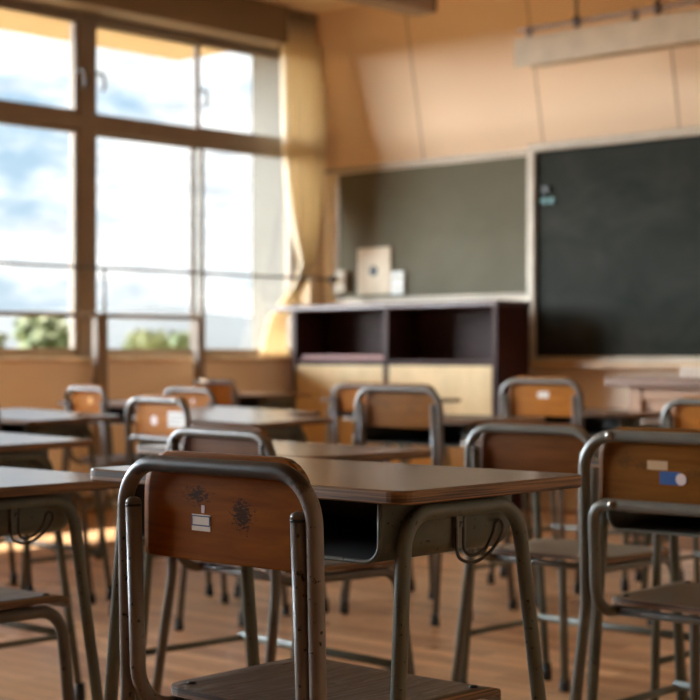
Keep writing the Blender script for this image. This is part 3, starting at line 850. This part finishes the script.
def tree(x, y, top, w, mat, label, seed):
    rnd = random.Random(seed)
    t = thing('tree', label, 'tree', (x, y, -9), 0, 'trees below the windows')
    H = top+9
    m = MB(); m.tube([(0, 0, 0), (.1, 0, H*.4), (0, .1, H*.75)], .28, 10)
    for k in range(5):
        a = k*1.3; m.tube([(0, 0, H*(.4+.06*k)), (math.cos(a)*w*.3, math.sin(a)*w*.3, H*(.62+.05*k))], .10, 8)
    m.build('trunk', M['trunk'], t)
    m = MB(); clumps = []
    for k in range(34):
        a = rnd.uniform(0, 2*PI); q = rnd.random()**.6; z = rnd.uniform(-1, 1)
        rr = w*.5*math.sqrt(max(0, 1-z*z))*q
        clumps.append((math.cos(a)*rr, math.sin(a)*rr, H*.70+z*H*.27, rnd.uniform(.5, 1.0)*w*.17))
    clumps.append((0, 0, H-w*.12, w*.12))
    for cxx, cyy, cz, r in clumps:
        for k in range(150):
            d = Vector((rnd.gauss(0, 1), rnd.gauss(0, 1), rnd.gauss(0, 1))).normalized()*r*rnd.uniform(.65, 1.05)
            p = Vector((cxx, cyy, cz))+d
            if p.z > H: p.z = H-rnd.random()*.2
            u = Vector((rnd.gauss(0, 1), rnd.gauss(0, 1), rnd.gauss(0, 1))).normalized(); w2 = d.normalized().cross(u).normalized()
            s = rnd.uniform(.09, .19); u = (w2.cross(d.normalized())+d.normalized()*rnd.uniform(-.5, .5)).normalized()
            m.add([p+u*s*1.3, p+w2*s*.7, p-u*s*1.3, p-w2*s*.7], [(0, 1, 2, 3)])
    m.build('foliage', M[mat], t)
def at(u, d):   # compass bearing helper: metres left / ahead for a sight line
    r = (u-350)/1640; th = rad(42.5)
    return (-math.sin(th)+r*math.cos(th))*d, (math.cos(th)+r*math.sin(th))*d
TREES = [(-28.0, 18.5, 2.0, 5.2, 'leaf_b', 'bushy yellow-green tree outside, cut by the left edge', 3),
         (-33.2, 24.9, 1.9, 4.2, 'leaf_a', 'green tree outside left of the main window post', 4),
         (-28.6, 24.2, 1.45, 3.0, 'leaf_b', 'pale green tree outside just right of the main window post', 5),
         (-34.5, 30.6, 1.5, 3.6, 'leaf_a', 'low green tree outside at the foot of the middle pane', 6)]
for a in TREES: tree(*a)

# ------------------------------------------------------------------ light
FILL_SUN, FILL_COR = 39.0, 0.5
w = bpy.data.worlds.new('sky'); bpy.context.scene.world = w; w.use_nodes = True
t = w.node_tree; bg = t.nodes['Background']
tc = t.nodes.new('ShaderNodeTexCoord'); sep = t.nodes.new('ShaderNodeSeparateXYZ'); t.links.new(tc.outputs['Generated'], sep.inputs[0])
grad = ramp(t, sep.outputs['Z'], [(0, (.74, .87, 1.0)), (.05, (.68, .85, 1.0)), (.16, (.50, .76, 1.0)), (.4, (.40, .62, .95)), (1, (.28, .48, .85))]).outputs[0]
mp = t.nodes.new('ShaderNodeMapping'); mp.inputs['Scale'].default_value = (4.5, 4.5, 13); mp.inputs['Location'].default_value = (1.3, .4, 2.2)
t.links.new(tc.outputs['Generated'], mp.inputs[0])
cl = noise(t, mp.outputs[0], 2.2, 8, .58, .3)
mask = ramp(t, cl, [(.38, 0), (.55, 1)]).outputs[0]
cloud = ramp(t, noise(t, mp.outputs[0], 4.5, 6, .6), [(.35, (.98, 1.02, 1.08)), (.6, (1.7, 1.7, 1.7))]).outputs[0]
col = mixc(t, mask, grad, cloud)
t.links.new(col, bg.inputs['Color'])
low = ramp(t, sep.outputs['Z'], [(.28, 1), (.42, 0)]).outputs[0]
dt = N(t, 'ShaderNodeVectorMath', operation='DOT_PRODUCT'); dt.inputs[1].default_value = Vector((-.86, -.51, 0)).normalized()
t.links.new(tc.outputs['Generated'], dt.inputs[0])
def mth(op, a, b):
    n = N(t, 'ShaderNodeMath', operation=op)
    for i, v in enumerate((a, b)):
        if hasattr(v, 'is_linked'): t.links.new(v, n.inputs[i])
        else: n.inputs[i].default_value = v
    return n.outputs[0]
sunside = ramp(t, dt.outputs['Value'], [(.55, 0), (.80, 1)]).outputs[0]     # unseen sky boosted to light the room, low on sun and corridor sides
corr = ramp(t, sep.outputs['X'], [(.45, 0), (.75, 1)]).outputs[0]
sky_fill = mth('ADD', mth('MULTIPLY', sunside, FILL_SUN), mth('MULTIPLY', corr, FILL_COR))
t.links.new(mth('MULTIPLY_ADD' if False else 'ADD', mth('MULTIPLY', sky_fill, low), 1.0), bg.inputs['Strength'])

sd = bpy.data.lights.new('sun', 'SUN'); sd.energy = 30; sd.angle = rad(.8); sd.color = (1.0, .88, .70)
so = bpy.data.objects.new('sun', sd); C.objects.link(so)
so.rotation_euler = Vector((.90, -.20, -1.0)).to_track_quat('-Z', 'Y').to_euler()

def portal(name, loc, rot, sx, sy):
    l = bpy.data.lights.new(name, 'AREA'); l.shape = 'RECTANGLE'; l.size = sx; l.size_y = sy
    l.cycles.is_portal = True
    o = bpy.data.objects.new(name, l); C.objects.link(o); o.location = loc; o.rotation_euler = rot
portal('window_portal', (XW-.24, 3.1, 1.82), (0, rad(-90), 0), 2.0, 9.0)
portal('corridor_portal', (XR+.16, 5.95, 1.8), (0, rad(90), 0), 1.85, 2.75)

# ------------------------------------------------------------------ camera
cd = bpy.data.cameras.new('camera'); co = bpy.data.objects.new('camera', cd); C.objects.link(co)
cd.sensor_width = 24; cd.lens = 24*1640/700; cd.shift_y = 6/700
cd.clip_end = 30000; cd.clip_start = .05
co.location = (0, 0, .868); co.rotation_euler = (rad(90), 0, rad(42.5))
cd.dof.use_dof = True; cd.dof.focus_distance = 2.03; cd.dof.aperture_fstop = 4.6
S = bpy.context.scene
S.camera = co
S.view_settings.view_transform = 'Standard'; S.view_settings.look = 'None'; S.view_settings.gamma = 1
S.view_settings.use_curve_mapping = False; S.view_settings.exposure = 0
S.cycles.use_denoising = True
S.cycles.max_bounces = 10; S.cycles.diffuse_bounces = 6; S.cycles.transparent_max_bounces = 16
S.cycles.caustics_reflective = False; S.cycles.caustics_refractive = False
S.cycles.sample_clamp_indirect = 8
